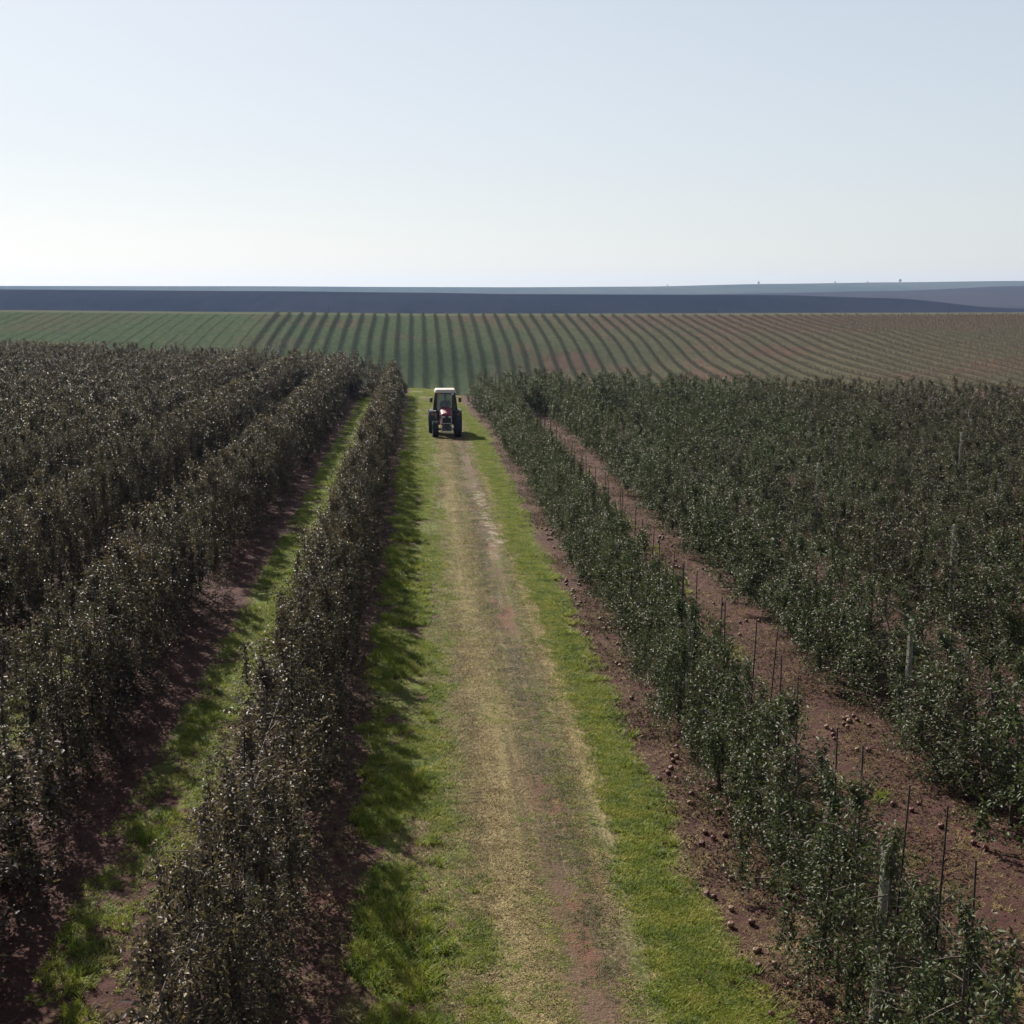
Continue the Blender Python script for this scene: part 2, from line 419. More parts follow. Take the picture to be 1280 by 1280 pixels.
def tree_skeleton(seed, H=2.35, spread=.52, nl=17):
    g = random.Random(seed)
    lead = [Vector((0, 0, 0))]
    for k in range(1, 7):
        z = H * k / 6
        lead.append(Vector((g.uniform(-.05, .05), g.uniform(-.05, .05), z)))
    limbs = []
    for k in range(nl):
        t = (k + g.random()) / nl
        z = .20 + t ** 1.15 * (H - .34)
        j = min(int(z / H * 6), 5); u = z / H * 6 - j
        p = lead[j].lerp(lead[j + 1], u)
        az = k * 2.4 + g.uniform(-.5, .5)
        ln = spread * (1.12 - .55 * t ** 1.5) * g.uniform(.7, 1.2)
        dx, dy = math.cos(az) * ln, math.sin(az) * ln * 1.0
        rise = g.uniform(-.06, .22)
        limbs.append([p, p + Vector((dx * .5, dy * .5, rise * .7)), p + Vector((dx, dy, rise * .8 - .05 + .1 * g.random()))])
    for k in range(11):                                    # upright shoots off the limbs
        l = limbs[g.randrange(int(nl * .8))]; p = l[1].lerp(l[2], g.random()); up = g.uniform(.25, .62)
        up = max(.2, min(up, H + .28 - p.z))
        limbs.append([p, p + Vector((g.uniform(-.05, .05), g.uniform(-.05, .05), up * .5)), p + Vector((g.uniform(-.1, .1), g.uniform(-.1, .1), up))])
    for k in range(3):
        p = lead[5].lerp(lead[6], g.random())
        limbs.append([p, p + Vector((g.uniform(-.08, .08), g.uniform(-.08, .08), .16)), p + Vector((g.uniform(-.14, .14), g.uniform(-.14, .14), g.uniform(.2, .34)))])
    return lead, limbs


def crown_cloud(seed, nleaf, L, W, H=2.35, spread=.52):
    lead, limbs = tree_skeleton(seed, H, spread)
    g = np.random.default_rng(seed + 1000)
    seg = [(l[0], l[1]) for l in limbs] + [(l[1], l[2]) for l in limbs] * 2
    A = np.array([s[0] for s in seg]); B = np.array([s[1] for s in seg])
    wl = np.linalg.norm(B - A, axis=1); i = g.choice(len(seg), nleaf, p=wl / wl.sum()); t = g.random(nleaf)[:, None]
    P = A[i] * (1 - t) + B[i] * t
    P[:, 2] -= (g.random(nleaf) ** 2) * .2
    # spurs: clusters round the wood
    nc = nleaf // 7
    cen = P[:nc] + g.normal(0, .075, (nc, 3))
    ci = g.integers(0, nc, nleaf)
    P = cen[ci] + g.normal(0, .042, (nleaf, 3))
    ns = nleaf // 4                                        # leaves set singly along the shoots
    sh = limbs[-14:]; a0 = np.array([l[0] for l in sh]); a2 = np.array([l[2] for l in sh])
    wl = np.linalg.norm(a2 - a0, axis=1); j = g.choice(14, ns, p=wl / wl.sum()); tt = g.random(ns)[:, None]
    P[:ns] = a0[j] * (1 - tt) + a2[j] * tt + g.normal(0, .022, (ns, 3))
    P[:, 2] = np.maximum(P[:, 2], .12)
    ctint = g.random(nc) ** 1.2
    T = np.clip(.15 + .35 * ctint[ci] + g.normal(0, .15, nleaf), 0, 1)
    return leaves(P, L, W, T, up=.4, droop=.25, seed=seed + 2000) + (lead, limbs)


def wood_mb(lead, limbs, n=6, r0=.032):
    mb = MB()
    mb.tube(lead, [r0, r0 * .9, r0 * .75, r0 * .6, r0 * .45, r0 * .32, r0 * .15], n)
    for l in limbs: mb.tube(l, [.011, .007, .003], 4, cap=False)
    return mb


# near trees: trunk and crown meshes
NV = 10
crown_me, trunk_me = [], []
for k in range(NV):
    V, Ft, T, lead, limbs = crown_cloud(k + 1, 4000, .060, .030, H=2.22 + .15 * rnd.random(), spread=.66 + .1 * rnd.random())
    crown_me.append(np_mesh('crown', V, Ft, [LEAF], attrs={'tint': ('FACE', 'FLOAT', T)}))
    w = wood_mb(lead, limbs); trunk_me.append(np_mesh('trunk', w.v, w.f, [BARK], True))
# trees of the massed part of the orchard
mass_protos = []
for k in range(7):
    V, Ft, T, lead, limbs = crown_cloud(k + 40, 2100, .080, .041, H=2.25 + .12 * rnd.random(), spread=.70)
    w = wood_mb(lead[:1] + lead[1:], limbs[:0], 4); wv = np.array(w.v); wf = []
    for f in w.f:
        for q in range(1, len(f) - 1): wf.append([f[0], f[q], f[q + 1]])
    nv = len(V)
    me = np_mesh('mass_tree', np.concatenate([V, wv]), np.concatenate([Ft, np.array(wf) + nv]), [LEAF, BARK],
                 attrs={'tint': ('FACE', 'FLOAT', np.concatenate([T, np.full(len(wf), .5)]))})
    me.polygons.foreach_set('material_index', [0] * len(Ft) + [1] * len(wf))
    mass_protos.append(bpy.data.objects.new('mass_tree', me))


def scatter(name, protos, P, rot, scl, idx, label=None, cat=None, parent=None):
    n = len(P)
    me = bpy.data.meshes.new(name); me.vertices.add(n); me.vertices.foreach_set('co', np.asarray(P, np.float32).ravel())
    for an, typ, v in (('rot', 'FLOAT_VECTOR', rot), ('scl', 'FLOAT_VECTOR', scl)):
        a = me.attributes.new(an, typ, 'POINT'); a.data.foreach_set('vector', np.asarray(v, np.float32).ravel())
    a = me.attributes.new('idx', 'INT', 'POINT'); a.data.foreach_set('value', np.asarray(idx, np.int32))
    o = link(name, me, parent)
    ng = bpy.data.node_groups.new(name + '_scatter', 'GeometryNodeTree')
    ng.interface.new_socket('Geometry', in_out='INPUT', socket_type='NodeSocketGeometry')
    ng.interface.new_socket('Geometry', in_out='OUTPUT', socket_type='NodeSocketGeometry')
    N = ng.nodes; Lk = ng.links
    gi = N.new('NodeGroupInput'); go = N.new('NodeGroupOutput')
    join = N.new('GeometryNodeJoinGeometry')
    for p in protos:
        oi = N.new('GeometryNodeObjectInfo'); oi.inputs['Object'].default_value = p; oi.transform_space = 'ORIGINAL'
        oi.inputs['As Instance'].default_value = False
        g2 = N.new('GeometryNodeGeometryToInstance'); Lk.new(oi.outputs['Geometry'], g2.inputs[0]); Lk.new(g2.outputs[0], join.inputs[0])
    iop = N.new('GeometryNodeInstanceOnPoints')
    Lk.new(gi.outputs[0], iop.inputs['Points']); Lk.new(join.outputs[0], iop.inputs['Instance']); iop.inputs['Pick Instance'].default_value = True
    for an, dt, sock in (('idx', 'INT', 'Instance Index'), ('rot', 'FLOAT_VECTOR', 'Rotation'), ('scl', 'FLOAT_VECTOR', 'Scale')):
        na = N.new('GeometryNodeInputNamedAttribute'); na.data_type = dt; na.inputs['Name'].default_value = an
        Lk.new(na.outputs['Attribute'], iop.inputs[sock])
    Lk.new(iop.outputs[0], go.inputs[0])
    md = o.modifiers.new('scatter', 'NODES'); md.node_group = ng
    tag(o, label, cat, kind='stuff')
    return o


# ------------------------------------------------------------------ where the trees stand
def px(x, y, z):
    """photo pixel of a point, used only to count what is in view and to number it"""
    cd = y
    return VX + F * x / cd * 1.0, VY + F * (CAM_H - z) / cd


def at(u, depth):
    """ground x, y seen at photo column u at this depth"""
    lat = (u - 640) / F * depth
    return lat * math.cos(psi0) + depth * math.sin(psi0), depth * math.cos(psi0) - lat * math.sin(psi0)


psi0 = math.atan(115 / F)
rows = []
for k in range(14): rows.append(('right', k, RR + SP * k))
for k in range(17): rows.append(('left', k, LR - SP * k))
slots = []


def bend(x, y):
    return 1.15 * np.clip((np.asarray(y) - 64) / 24, 0, 1.4) ** 2 * (np.asarray(x) > 2.2)


for side, k, x in rows:
    y = 4.0 + (k * .37) % TS + (0 if side == 'right' else .3)
    gapy = rnd.random()
    while y < row_end(x):
        jx, jy = rnd.gauss(0, .04), rnd.gauss(0, .06)
        u, v = px(x + jx, max(y + jy, 1), 2.0)
        vis = -25 < u < 1305 and v < 1400 and y > 6
        wide = -0.62 * (y + 14) < x < .72 * (y + 14)
        if wide and rnd.random() > .025: slots.append([side, k, x + jx - float(bend(x, y)) * (k < 3), y + jy, vis])
        y += TS * rnd.uniform(.9, 1.1)


for k in range(-13, 12):          # the block closes up along its far edge
    xa = (RR + SP * k) if k >= 0 else (LR + SP * (k + 1) - SP)
    for q in range(3):
        x = xa + SP * (q + 1) / 4
        if LR < x < RR: continue
        for d in (1.2, 2.4, 4.0, 6.0):
            if rnd.random() < .85: slots.append(['edge', 20, x + rnd.gauss(0, .15), row_end(x) - d + rnd.gauss(0, .3), False])


def vis_key(s):
    # rows behind the first ones hide their far trees: rank by size in the picture
    return s[3] + abs(s[2]) * .25


near = sorted([s for s in slots if s[4]], key=vis_key)[:300]
near_ids = set(id(s) for s in near)
ordn = ['first', 'second', 'third', 'fourth', 'fifth', 'sixth', 'seventh', 'eighth', 'ninth', 'tenth']


def nth(i):
    return '%d%s' % (i, 'th' if 10 <= i % 100 <= 20 else {1: 'st', 2: 'nd', 3: 'rd'}.get(i % 10, 'th'))


count = {}
tree_no = {}
for s in sorted(near, key=lambda s: s[3]):
    key = (s[0], s[1]); count[key] = count.get(key, 0) + 1; tree_no[id(s)] = count[key]
    side, k, x, y, _ = s
    v = rnd.randrange(NV)
    t = empty('apple_tree', (x, y, 0))
    t.rotation_euler = (0, 0, rnd.uniform(0, 6.28))
    h = rnd.uniform(.92, 1.04) * ((1.2 if k else 1.17) if side == 'left' else 1)
    w = rnd.uniform(.9, 1.12) * (.94 if side == 'right' and k == 0 else 1.02 if k == 0 else 1.12)
    t.scale = (w, w, h)
    where = 'the track' if k == 0 else 'the track'
    tag(t, 'slim apple tree, %s from the near end of the %s row %s of the track' % (nth(count[key]), ordn[k], side),
        'apple tree', 'apple trees nearest the camera in the orchard rows')
    link('trunk', trunk_me[v], t); link('crown', crown_me[v], t)

rest = [s for s in slots if id(s) not in near_ids]
P = np.array([[s[2], s[3], height(s[2], s[3])[0]] for s in rest]); n = len(P)
w = rng.uniform(.95, 1.15, n) * np.where(P[:, 0] < -4, 1.25, 1.0)
scatter('orchard_trees', mass_protos, P, np.stack([np.zeros(n), np.zeros(n), rng.uniform(0, 6.28, n)], 1),
        np.stack([w, w, rng.uniform(.95, 1.08, n) * np.where(P[:, 0] < -4, 1.16, 1.0) * np.where((P[:, 0] > 2) & (P[:, 0] < 5) & (P[:, 1] > 70), .85, 1.0)], 1), rng.integers(0, len(mass_protos), n),
        'dense rows of dark apple trees filling the orchard beyond the nearest trees', 'apple trees')

# ------------------------------------------------------------------ stakes, posts, wires
def stake_mesh():
    mb = MB(); mb.tube([(0, 0, 0), (0, 0, 1.4), (.01, 0, 2.85)], [.0105, .0105, .009], 6)
    return np_mesh('stake', mb.v, mb.f, [STAKE], True)


stk = stake_mesh()
for s in sorted(near, key=lambda s: s[3]):
    side, k, x, y, _ = s
    if k > 1 or (side == 'left' and (k > 0 or tree_no[id(s)] % 3)) or (k == 1 and tree_no[id(s)] % 3): continue
    o = link('support_stake', stk, loc=(x + .05, y + .06, 0)); o.rotation_euler = (rnd.gauss(0, .015), rnd.gauss(0, .02), 0)
    o.scale = (1, 1, rnd.uniform(.94, 1.03))
    tag(o, 'thin dark stake behind the %s apple tree of the %s row %s of the track' % (nth(tree_no[id(s)]), ordn[k], side),
        'stake', 'thin support stakes among the nearest trees')
# far stakes of the first rows on the right, too many and thin to tell apart
far_st = [s for s in rest if s[0] == 'right' and s[1] < 4 and s[3] > 8 and s[4]]
P = np.array([[s[2] + .05, s[3] + .05, 0] for s in far_st]); n = len(P)
scatter('row_stakes', [bpy.data.objects.new('row_stake', stk)], P, np.zeros((n, 3)) + rng.normal(0, .012, (n, 3)), np.stack([np.ones(n), np.ones(n), rng.uniform(.85, 1.0, n)], 1), np.zeros(n, int),
        'thin dark stakes further up the rows right of the track', 'stakes')

post_me = None
def post(x, y, h, label, lean=0):
    global post_me
    if post_me is None:
        mb = MB(); mb.box((0, 0, .5), (.085, .085, 1.0), taper=(.82, .82), bev=.012)
        for zz in (.38, .68, .93): mb.tube([(-.055, 0, zz), (.055, 0, zz)], .008, 6)
        post_me = mb.build('post_shape', CONC); me = post_me.data; bpy.data.objects.remove(post_me); post_me = me
    o = link('concrete_post', post_me, loc=(x, y, 0)); o.scale = (1, 1, h); o.rotation_euler = (lean, .01, .3)
    tag(o, label, 'post', 'concrete trellis posts in the tree rows')


post(RR - .1, 11.45, 2.12, 'pale concrete post nearest the camera in first row right of the track', .02)
post(RR + .05, 21.2, 2.1, 'pale concrete post, second along the first row right of the track')
post(RR, 31, 2.1, 'pale concrete post, third along the first row right of the track')
post(8.0, 20.3, 2.05, 'pale concrete post nearest the camera in second row right of the track')
post(8.1, 30.5, 2.2, 'pale concrete post, second along the second row right of the track')
post(8.1, 40.3, 2.3, 'pale concrete post, third along the second row right of the track')
post(11.7, 27.5, 2.3, 'pale concrete post in third row right of the track, nearest there')
post(11.7, 37.5, 2.35, 'pale concrete post, second along the third row right of the track')
post(15.4, 33.5, 2.4, 'pale concrete post poking out of fourth row right of the track')
post(19.0, 44.5, 2.45, 'pale concrete post poking out of fifth row right of the track')
post(22.7, 52.5, 2.5, 'pale concrete post poking out of sixth row right of the track')
post(LR - .02, 13.5, 2.15, 'weathered concrete post nearest the camera in first row left of the track')
post(LR - .1, 21.5, 2.1, 'weathered concrete post, second along the first row left of the track')
post(LR, 31, 2.1, 'weathered concrete post, third along the first row left of the track')
for side, xx, nm in (('right', RR, 'first'), ('right', RR + SP, 'second'), ('left', LR, 'first'), ('left', LR - SP, 'second')):
    for z, zn in ((.85, 'lower'), (2.0, 'upper')):
        mb = MB(); y0 = 6
        mb.tube([(xx, y, z + .03 * math.sin(y)) for y in np.linspace(y0, row_end(xx) - 2, 34)], .0022, 4)
        o = mb.build('trellis_wire', WIRE)
        tag(o, '%s thin steel trellis wire strung along the %s row %s of the track' % (zn, nm, side), 'wire', 'trellis wires along the rows')

# ------------------------------------------------------------------ grass, straw and litter
def blade_patch(seed, nb, size, hmin, hmax, w, lean, mat, name):
    g = np.random.default_rng(seed)
    P = np.stack([g.uniform(-size, size, nb), g.uniform(-size, size, nb), np.zeros(nb)], 1)
    # clump
    c = P[:max(nb // 12, 1)]; P = c[g.integers(0, len(c), nb)] + np.stack([g.normal(0, size * .16, nb), g.normal(0, size * .16, nb), np.zeros(nb)], 1)
    az = g.uniform(0, 6.28, nb); ln = g.uniform(lean * .4, lean * 1.3, nb); H = g.uniform(hmin, hmax, nb)
    d = np.stack([np.cos(az) * np.sin(ln), np.sin(az) * np.sin(ln), np.cos(ln)], 1)
    s = np.stack([-np.sin(az), np.cos(az), np.zeros(nb)], 1) * w
    mid = P + d * H[:, None] * .55; d2 = d.copy(); d2[:, 2] -= .45; tip = mid + d2 * H[:, None] * .5
    V = np.stack([P - s * .5, P + s * .5, mid + s * .4, mid - s * .4, tip], 1).reshape(-1, 3)
    V[:, 2] = np.maximum(V[:, 2], .003)
    k = np.arange(nb)[:, None] * 5
    Ft = np.concatenate([k + [0, 1, 2], k + [0, 2, 3], k + [3, 2, 4]], 1).reshape(-1, 3)
    T = np.repeat(np.clip(g.normal(.42, .2, nb), 0, 1), 3)
    return bpy.data.objects.new(name, np_mesh(name, V, Ft, [mat], attrs={'tint': ('FACE', 'FLOAT', T)}))


gp = [blade_patch(k, 170, .17, .035, .085, .0065, .9, GRASS, 'grass_tuft') for k in range(6)]
tp = [blade_patch(k + 20, 120, .13, .08, .20, .008, .75, GRASS, 'tall_tuft') for k in range(4)]
dp = [blade_patch(k + 50, 150, .18, .02, .055, .006, 1.35, DRY, 'dry_tuft') for k in range(6)]
mp = [blade_patch(k + 70, 90, .18, .02, .05, .006, 1.2, GRASS, 'low_tuft') for k in range(3)]


def pts(n, x0, x1, y0, y1, power=1.0):
    x = rng.uniform(x0, x1, n); y = y0 + (y1 - y0) * rng.random(n) ** power
    return np.stack([x, y, np.zeros(n)], 1)


def vnoise(P, sc, seed):
    """cheap smooth value noise on x,y"""
    g = np.random.default_rng(seed); T = g.random((64, 64))
    x = P[:, 0] * sc[0] + 17.3; y = P[:, 1] * sc[1] + 9.1
    i = np.floor(x).astype(int); j = np.floor(y).astype(int); u = x - i; v = y - j; u = u * u * (3 - 2 * u); v = v * v * (3 - 2 * v)
    f = lambda a, b: T[a % 64, b % 64]
    return (f(i, j) * (1 - u) + f(i + 1, j) * u) * (1 - v) + (f(i, j + 1) * (1 - u) + f(i + 1, j + 1) * u) * v


def do_scatter(name, protos, P, s0, s1, label, cat, zs=1.0, tilt=0.0, zoff=0.0):
    n = len(P); s = rng.uniform(s0, s1, n)
    P = P.copy(); P[:, 2] = height(P[:, 0], P[:, 1]) + zoff
    scatter(name, protos, P, np.stack([rng.normal(0, tilt, n) if tilt else np.zeros(n), rng.normal(0, tilt, n) if tilt else np.zeros(n), rng.uniform(0, 6.28, n)], 1),
            np.stack([s, s, s * zs], 1), rng.integers(0, len(protos), n), label, cat)


# lane green shoulders
A = pts(16000, -1.05, .95, 9, 102, 1.35); B = pts(16000, 2.0, 3.62, 9, 97, 1.35)
nz = vnoise(A, (1.2, .8), 1); A = A[(A[:, 0] + (nz - .5) * .5 + rng.normal(0, .15, len(A)) < .38) & ~((np.abs(A[:, 0] - .15) < .35) & (vnoise(A, (1.5, .5), 21) > .66)) & (A[:, 0] - (vnoise(A, (1.5, .9), 2) - .5) * .7 > -.85) & (vnoise(A, (2.2, 1.6), 9) > .27) & ((A[:, 0] > .1) | (vnoise(A, (1.8, 1.1), 41) > .38))]
B = B[(B[:, 0] + (vnoise(B, (.5, .2), 3) - .5) * .45 + rng.normal(0, .14, len(B)) > 2.72) & (B[:, 0] + (vnoise(B, (1.5, .9), 4) - .5) * .45 + rng.normal(0, .06, len(B)) < 3.3)]
C = np.concatenate([pts(3200, LR - SP * k - 2.25, LR - SP * k - 1.05, 9, 95, 1.1) for k in range(3)])
C = C[(vnoise(C, (1.1, .7), 5) > .3) & (rng.random(len(C)) < np.clip((C[:, 1] - 8) / 18, .25, 1))]
D0_ = np.concatenate([pts(1500, -.9, .4, 9, 100, 1.3), pts(1900, 2.6, 3.5, 9, 95, 1.3)])
D0_ = D0_[vnoise(D0_, (3, 1.5), 31) > .5]
B[:, 0] -= bend(B[:, 0], B[:, 1]); D0_[:, 0] -= bend(D0_[:, 0], D0_[:, 1])
G = np.concatenate([A, B, C])
do_scatter('green_grass', gp, G, .7, 1.25, 'bright green short grass on the shoulders of the track and between the rows', 'grass')
# longer, rougher tufts beside the first left row and in the alleys
Tt = np.concatenate([pts(1500, -.95, .15, 9, 60, 1.3), pts(500, LR - 2.2, LR - 1.1, 9, 60, 1.2), pts(160, 3.0, 3.5, 9, 60, 1.3),
                     pts(90, RR + .9, RR + SP - .9, 9, 60, 1.2)])
Tt = Tt[vnoise(Tt, (1.4, .9), 6) > .52]
do_scatter('tall_grass', tp, Tt, .6, 1.15, 'longer rough grass tufts beside the rows', 'grass')
D = pts(21000, -.05, 3.0, 9, 102, 1.35)
drift = (vnoise(D, (.01, .10), 8) - .5) * .45
xd = D[:, 0] + drift
pd = np.interp(xd, [.1, .6, .9, 1.25, 1.5, 1.65, 2.05, 2.2, 2.45, 2.6, 2.8, 2.95], [.05, .35, .9, .95, .6, .22, .18, .35, .9, .95, .5, .05])
D = D[(rng.random(len(D)) < pd) & (vnoise(D, (2.6, .22), 7) > .2) & (vnoise(D, (6.5, .09), 61) > .34)]
D = np.concatenate([D, D0_])

do_scatter('dry_grass', dp, D, .75, 1.3, 'flattened dry straw coloured grass along the middle of the track', 'dry grass')
E = pts(9000, .1, 2.9, 9, 102, 1.3); E = E[(vnoise(E, (2.6, .2), 10) > .36) & (rng.random(len(E)) < np.interp(E[:, 0] + (vnoise(E, (.01, .10), 8) - .5) * .45, [.1, .5, .85, 1.1, 1.35, 1.55, 1.7, 2.0, 2.15, 2.35, 2.6, 2.9], [1, .9, .4, .25, .5, .6, .15, .12, .6, .8, .3, .8]))]
do_scatter('sparse_green_grass', mp, E, .7, 1.2, 'thin green blades growing through the dry track middle', 'grass')

# fallen leaves and twigs on the bare strips
def litter_patch(seed, nl=26, size=.22):
    g = np.random.default_rng(seed)
    P = np.stack([g.normal(0, size, nl), g.normal(0, size, nl), g.uniform(.008, .03, nl)], 1)
    V, Ft, T = leaves(P, .052, .032, np.clip(g.beta(1.5, 3.6, nl), 0, 1), up=2.2, seed=seed)
    V[:, 2] = np.maximum(V[:, 2], .004)
    return bpy.data.objects.new('litter_patch', np_mesh('litter_patch', V, Ft, [LITTER], attrs={'tint': ('FACE', 'FLOAT', T)}))


lp = [litter_patch(k) for k in range(6)]
sp_ = [blade_patch(k + 90, 40, .2, .03, .09, .005, 1.45, DRY, 'straw_bits') for k in range(4)]
L_ = [pts(2600, 3.4, RR + .9, 9, 85, 1.5)]
for k in range(6): L_.append(pts(3000, RR + SP * k + .3, RR + SP * (k + 1) + .3, 10, 75, 1.4))
for k in range(5): L_.append(pts(1500, LR - SP * k - 1.1, LR - SP * k + 1.0, 10, 80, 1.4))
L_ = np.concatenate(L_); L_ = L_[vnoise(L_, (1.0, 1.0), 12) > .45]
do_scatter('fallen_leaves', lp, L_, .7, 1.3, 'scattered brown and pale fallen leaves on the bare soil under the rows', 'fallen leaves', tilt=.04)
S_ = np.concatenate([pts(3800, 3.35, RR + 1, 9, 85, 1.5), pts(3000, RR + .8, RR + SP, 10, 70, 1.4), pts(2200, LR - 1, LR + 1, 9, 60, 1.4)])
do_scatter('straw_bits', sp_, S_, .7, 1.2, 'dry straw and twigs strewn over the bare soil strips', 'straw')

# fallen apples
def apple_mesh(mat):
    mb = MB(); n = 12
    prof = [(0.0, -.026), (.016, -.032), (.031, -.022), (.038, -.002), (.036, .016), (.026, .028), (.012, .030), (.003, .022)]
    vs, fs = [], []
    for r, z in prof:
        for j in range(n): vs.append((max(r, .001) * math.cos(2 * math.pi * j / n), max(r, .001) * math.sin(2 * math.pi * j / n), z + .032))
    for i in range(len(prof) - 1):
        for j in range(n): fs.append([i * n + j, i * n + (j + 1) % n, (i + 1) * n + (j + 1) % n, (i + 1) * n + j])
    mb.add(vs, fs); mb.tube([(0, 0, .05), (.004, 0, .075)], .0018, 5)
    o = mb.build('fallen_apple', mat, smooth=True); me = o.data; bpy.data.objects.remove(o); return me


am = [apple_mesh(APPLE), apple_mesh(APPLE), apple_mesh(APPLE2)]
clusters = []
g = random.Random(5)
for k in range(40):
    y = 11.5 + 30 * g.random() ** 1.3
    clusters.append((g.uniform(3.62, 4.15), y, g.choice([1, 1, 2, 3, 4]), 0))
for k in range(22):
    y = 15 + 24 * g.random() ** 1.3
    clusters.append((g.uniform(6.6, 7.7), y, g.choice([1, 2, 2, 4]), 1))
for x, y, nn, strip in clusters:
    for q in range(nn):
        v = g.choice([0, 0, 1, 1, 2])
        o = link('fallen_apple', am[v], loc=(x + g.gauss(0, .14), y + g.gauss(0, .22), 0))
        sc = g.uniform(.95, 1.2); o.scale = (sc, sc, sc); o.rotation_euler = (g.uniform(-.5, .5), g.uniform(-.5, .5), g.uniform(0, 6))
        colr = 'yellowish' if v == 2 else 'dark red'
        tag(o, ('small %s fallen apple on the bare strip between the track and first right row' % colr) if strip == 0 else
            ('small %s fallen apple on the bare soil between first and second right rows' % colr), 'apple',
            'fallen %s apples %s' % (colr, 'beside the track' if strip == 0 else 'between the right rows'))

# ------------------------------------------------------------------ far hillside rows
ym = []
for k in range(5):
    g = np.random.default_rng(300 + k); nl = 85
    P = np.stack([g.normal(0, .17, nl), g.normal(0, .30, nl), g.uniform(.2, 1.35, nl)], 1)
    V, Ft, T = leaves(P, .20, .13, np.clip(g.normal(.4, .2, nl), 0, 1), up=.3, seed=400 + k)
    ym.append(bpy.data.objects.new('young_tree', np_mesh('young_tree', V, Ft, [FARLEAF], attrs={'tint': ('FACE', 'FLOAT', T)})))
PP, SS = [], []
k0 = -int(150 / SP)
for k in range(k0, int(230 / SP)):
    x = RR + SP * k
    leftb = x < -46
    y = 225.0
    while y < 402:
        if not leftb: PP.append((x + rnd.gauss(0, .12), y, 0)); SS.append(rnd.uniform(.75, 1.05) * (1 - .38 * min(max((x - 20) / 60, 0), 1)))
        elif (math.sin(x * 1.3) + math.sin(y * .05 + x)) > -.6: PP.append((x + rnd.gauss(0, .15), y, 0)); SS.append(rnd.uniform(.2, .34))
        y += rnd.uniform(.9, 1.3)
PP = np.array(PP); PP[:, 2] = height(PP[:, 0], PP[:, 1]); n = len(PP); SS = np.array(SS)
keep = (np.abs(PP[:, 0] - 8) < .62 * PP[:, 1])
PP, SS = PP[keep], SS[keep]; n = len(PP)
scatter('hillside_rows', ym, PP, np.stack([np.zeros(n), np.zeros(n), rng.uniform(0, 6.28, n)], 1), np.stack([SS, SS, SS], 1), rng.integers(0, 5, n),
        'curving rows of young trees on the far green hillside', 'young trees')

# poles along the crest of the far hill
hp = MB(); hp.tube([(0, 0, 0), (0, 0, 2.6)], [.07, .055], 8); hp.tube([(-.08, 0, 2.3), (.08, 0, 2.3)], .02, 6)
pole_me = np_mesh('crest_pole', hp.v, hp.f, [simple('pole_wood', (.06, .05, .05), .8)])
for i, u in enumerate([50, 108, 143, 230, 285, 412, 475, 543, 611, 679, 747, 820, 891, 1044, 1132, 1178]):
    x, y = at(u, 409.0)
    o = link('crest_pole', pole_me, loc=(x, y, height(x, y)[0])); o.scale[2] = rnd.uniform(.8, 1.15)
    if i < 7: pos = '%s from the left edge' % nth(i + 1)
    else: pos = '%s from the left edge' % nth(i + 1)
    tag(o, 'thin dark pole on the far hill crest, %s' % pos, 'pole', 'thin poles along the far hill crest')

# little trees on the skyline
def skyline_tree(u, y, h, label, seed):
    x, y = at(u, y); z = height(x, y)[0]
    g = np.random.default_rng(seed)
    t = empty('skyline_tree', (x, y, z - .3)); tag(t, label, 'tree', 'tiny trees on the skyline')
    mb = MB(); mb.tube([(0, 0, 0), (.1, 0, h * .35), (0, .1, h * .8)], [h * .04, h * .03, h * .01], 6)
    for q in range(4):
        a = q * 1.6; mb.tube([(.05, 0, h * (.3 + .1 * q)), (math.cos(a) * h * .25, math.sin(a) * h * .25, h * (.5 + .1 * q))], [h * .018, h * .006], 5)
    mb.build('trunk', BARK, t)
    nl = 420; th = g.uniform(0, 6.28, nl); r = h * .42 * np.sqrt(g.random(nl)); zz = h * g.uniform(.25, 1.0, nl)
    r *= np.sin(np.clip((zz / h - .18) / .85, 0, 1) * math.pi) ** .6
    V, Ft, T = leaves(np.stack([r * np.cos(th), r * np.sin(th), zz], 1), h * .11, h * .08, g.random(nl), seed=seed)
    link('crown', np_mesh('crown', V, Ft, [FARLEAF], attrs={'tint': ('FACE', 'FLOAT', T)}), t)


skyline_tree(1116, 2590, 7, 'small dark round tree standing on the skyline at right', 1)
skyline_tree(942, 2590, 5.5, 'thin pale tree standing on the skyline right of centre', 2)
skyline_tree(830, 2590, 3.6, 'low bush on the skyline where the far ridge begins to rise', 3)
skyline_tree(1036, 2590, 4, 'small bush on the skyline between the two skyline trees', 4)
skyline_tree(1076, 2590, 3.4, 'faint tiny bush just left of the round skyline tree', 5)

# ------------------------------------------------------------------ tractor
RED = simple('red_paint', (.14, .014, .022), .62, .4, var=.12, scale=3, coat=.05)
CREAM = simple('cream_roof_paint', (.36, .31, .25), .45, .5, var=.08, scale=3)
BLACK = simple('black_plastic', (.018, .018, .020), .55, .4, var=.25, scale=5)
GREY = simple('grey_trim', (.42, .41, .42), .4, .5, var=.15, scale=5)
DKGREY = simple('chassis_grey', (.06, .055, .06), .6, .4, var=.3, scale=5)
RUBBER = simple('tyre_rubber', (.022, .021, .022), .85, .3, var=.4, scale=8)
RIM = simple('rim_paint', (.16, .14, .14), .5, .5, var=.2)
LAMP = simple('lamp_glass', (.65, .62, .58), .15, .8, var=.05)
ORANGE = simple('orange_lens', (.55, .16, .03), .3, .5, var=.05)
SEAT = simple('seat_vinyl', (.03, .03, .032), .7)
mg, n, out = material('window_glass')
tr = n.new('ShaderNodeBsdfTransparent'); tr.inputs[0].default_value = (.66, .70, .72, 1)
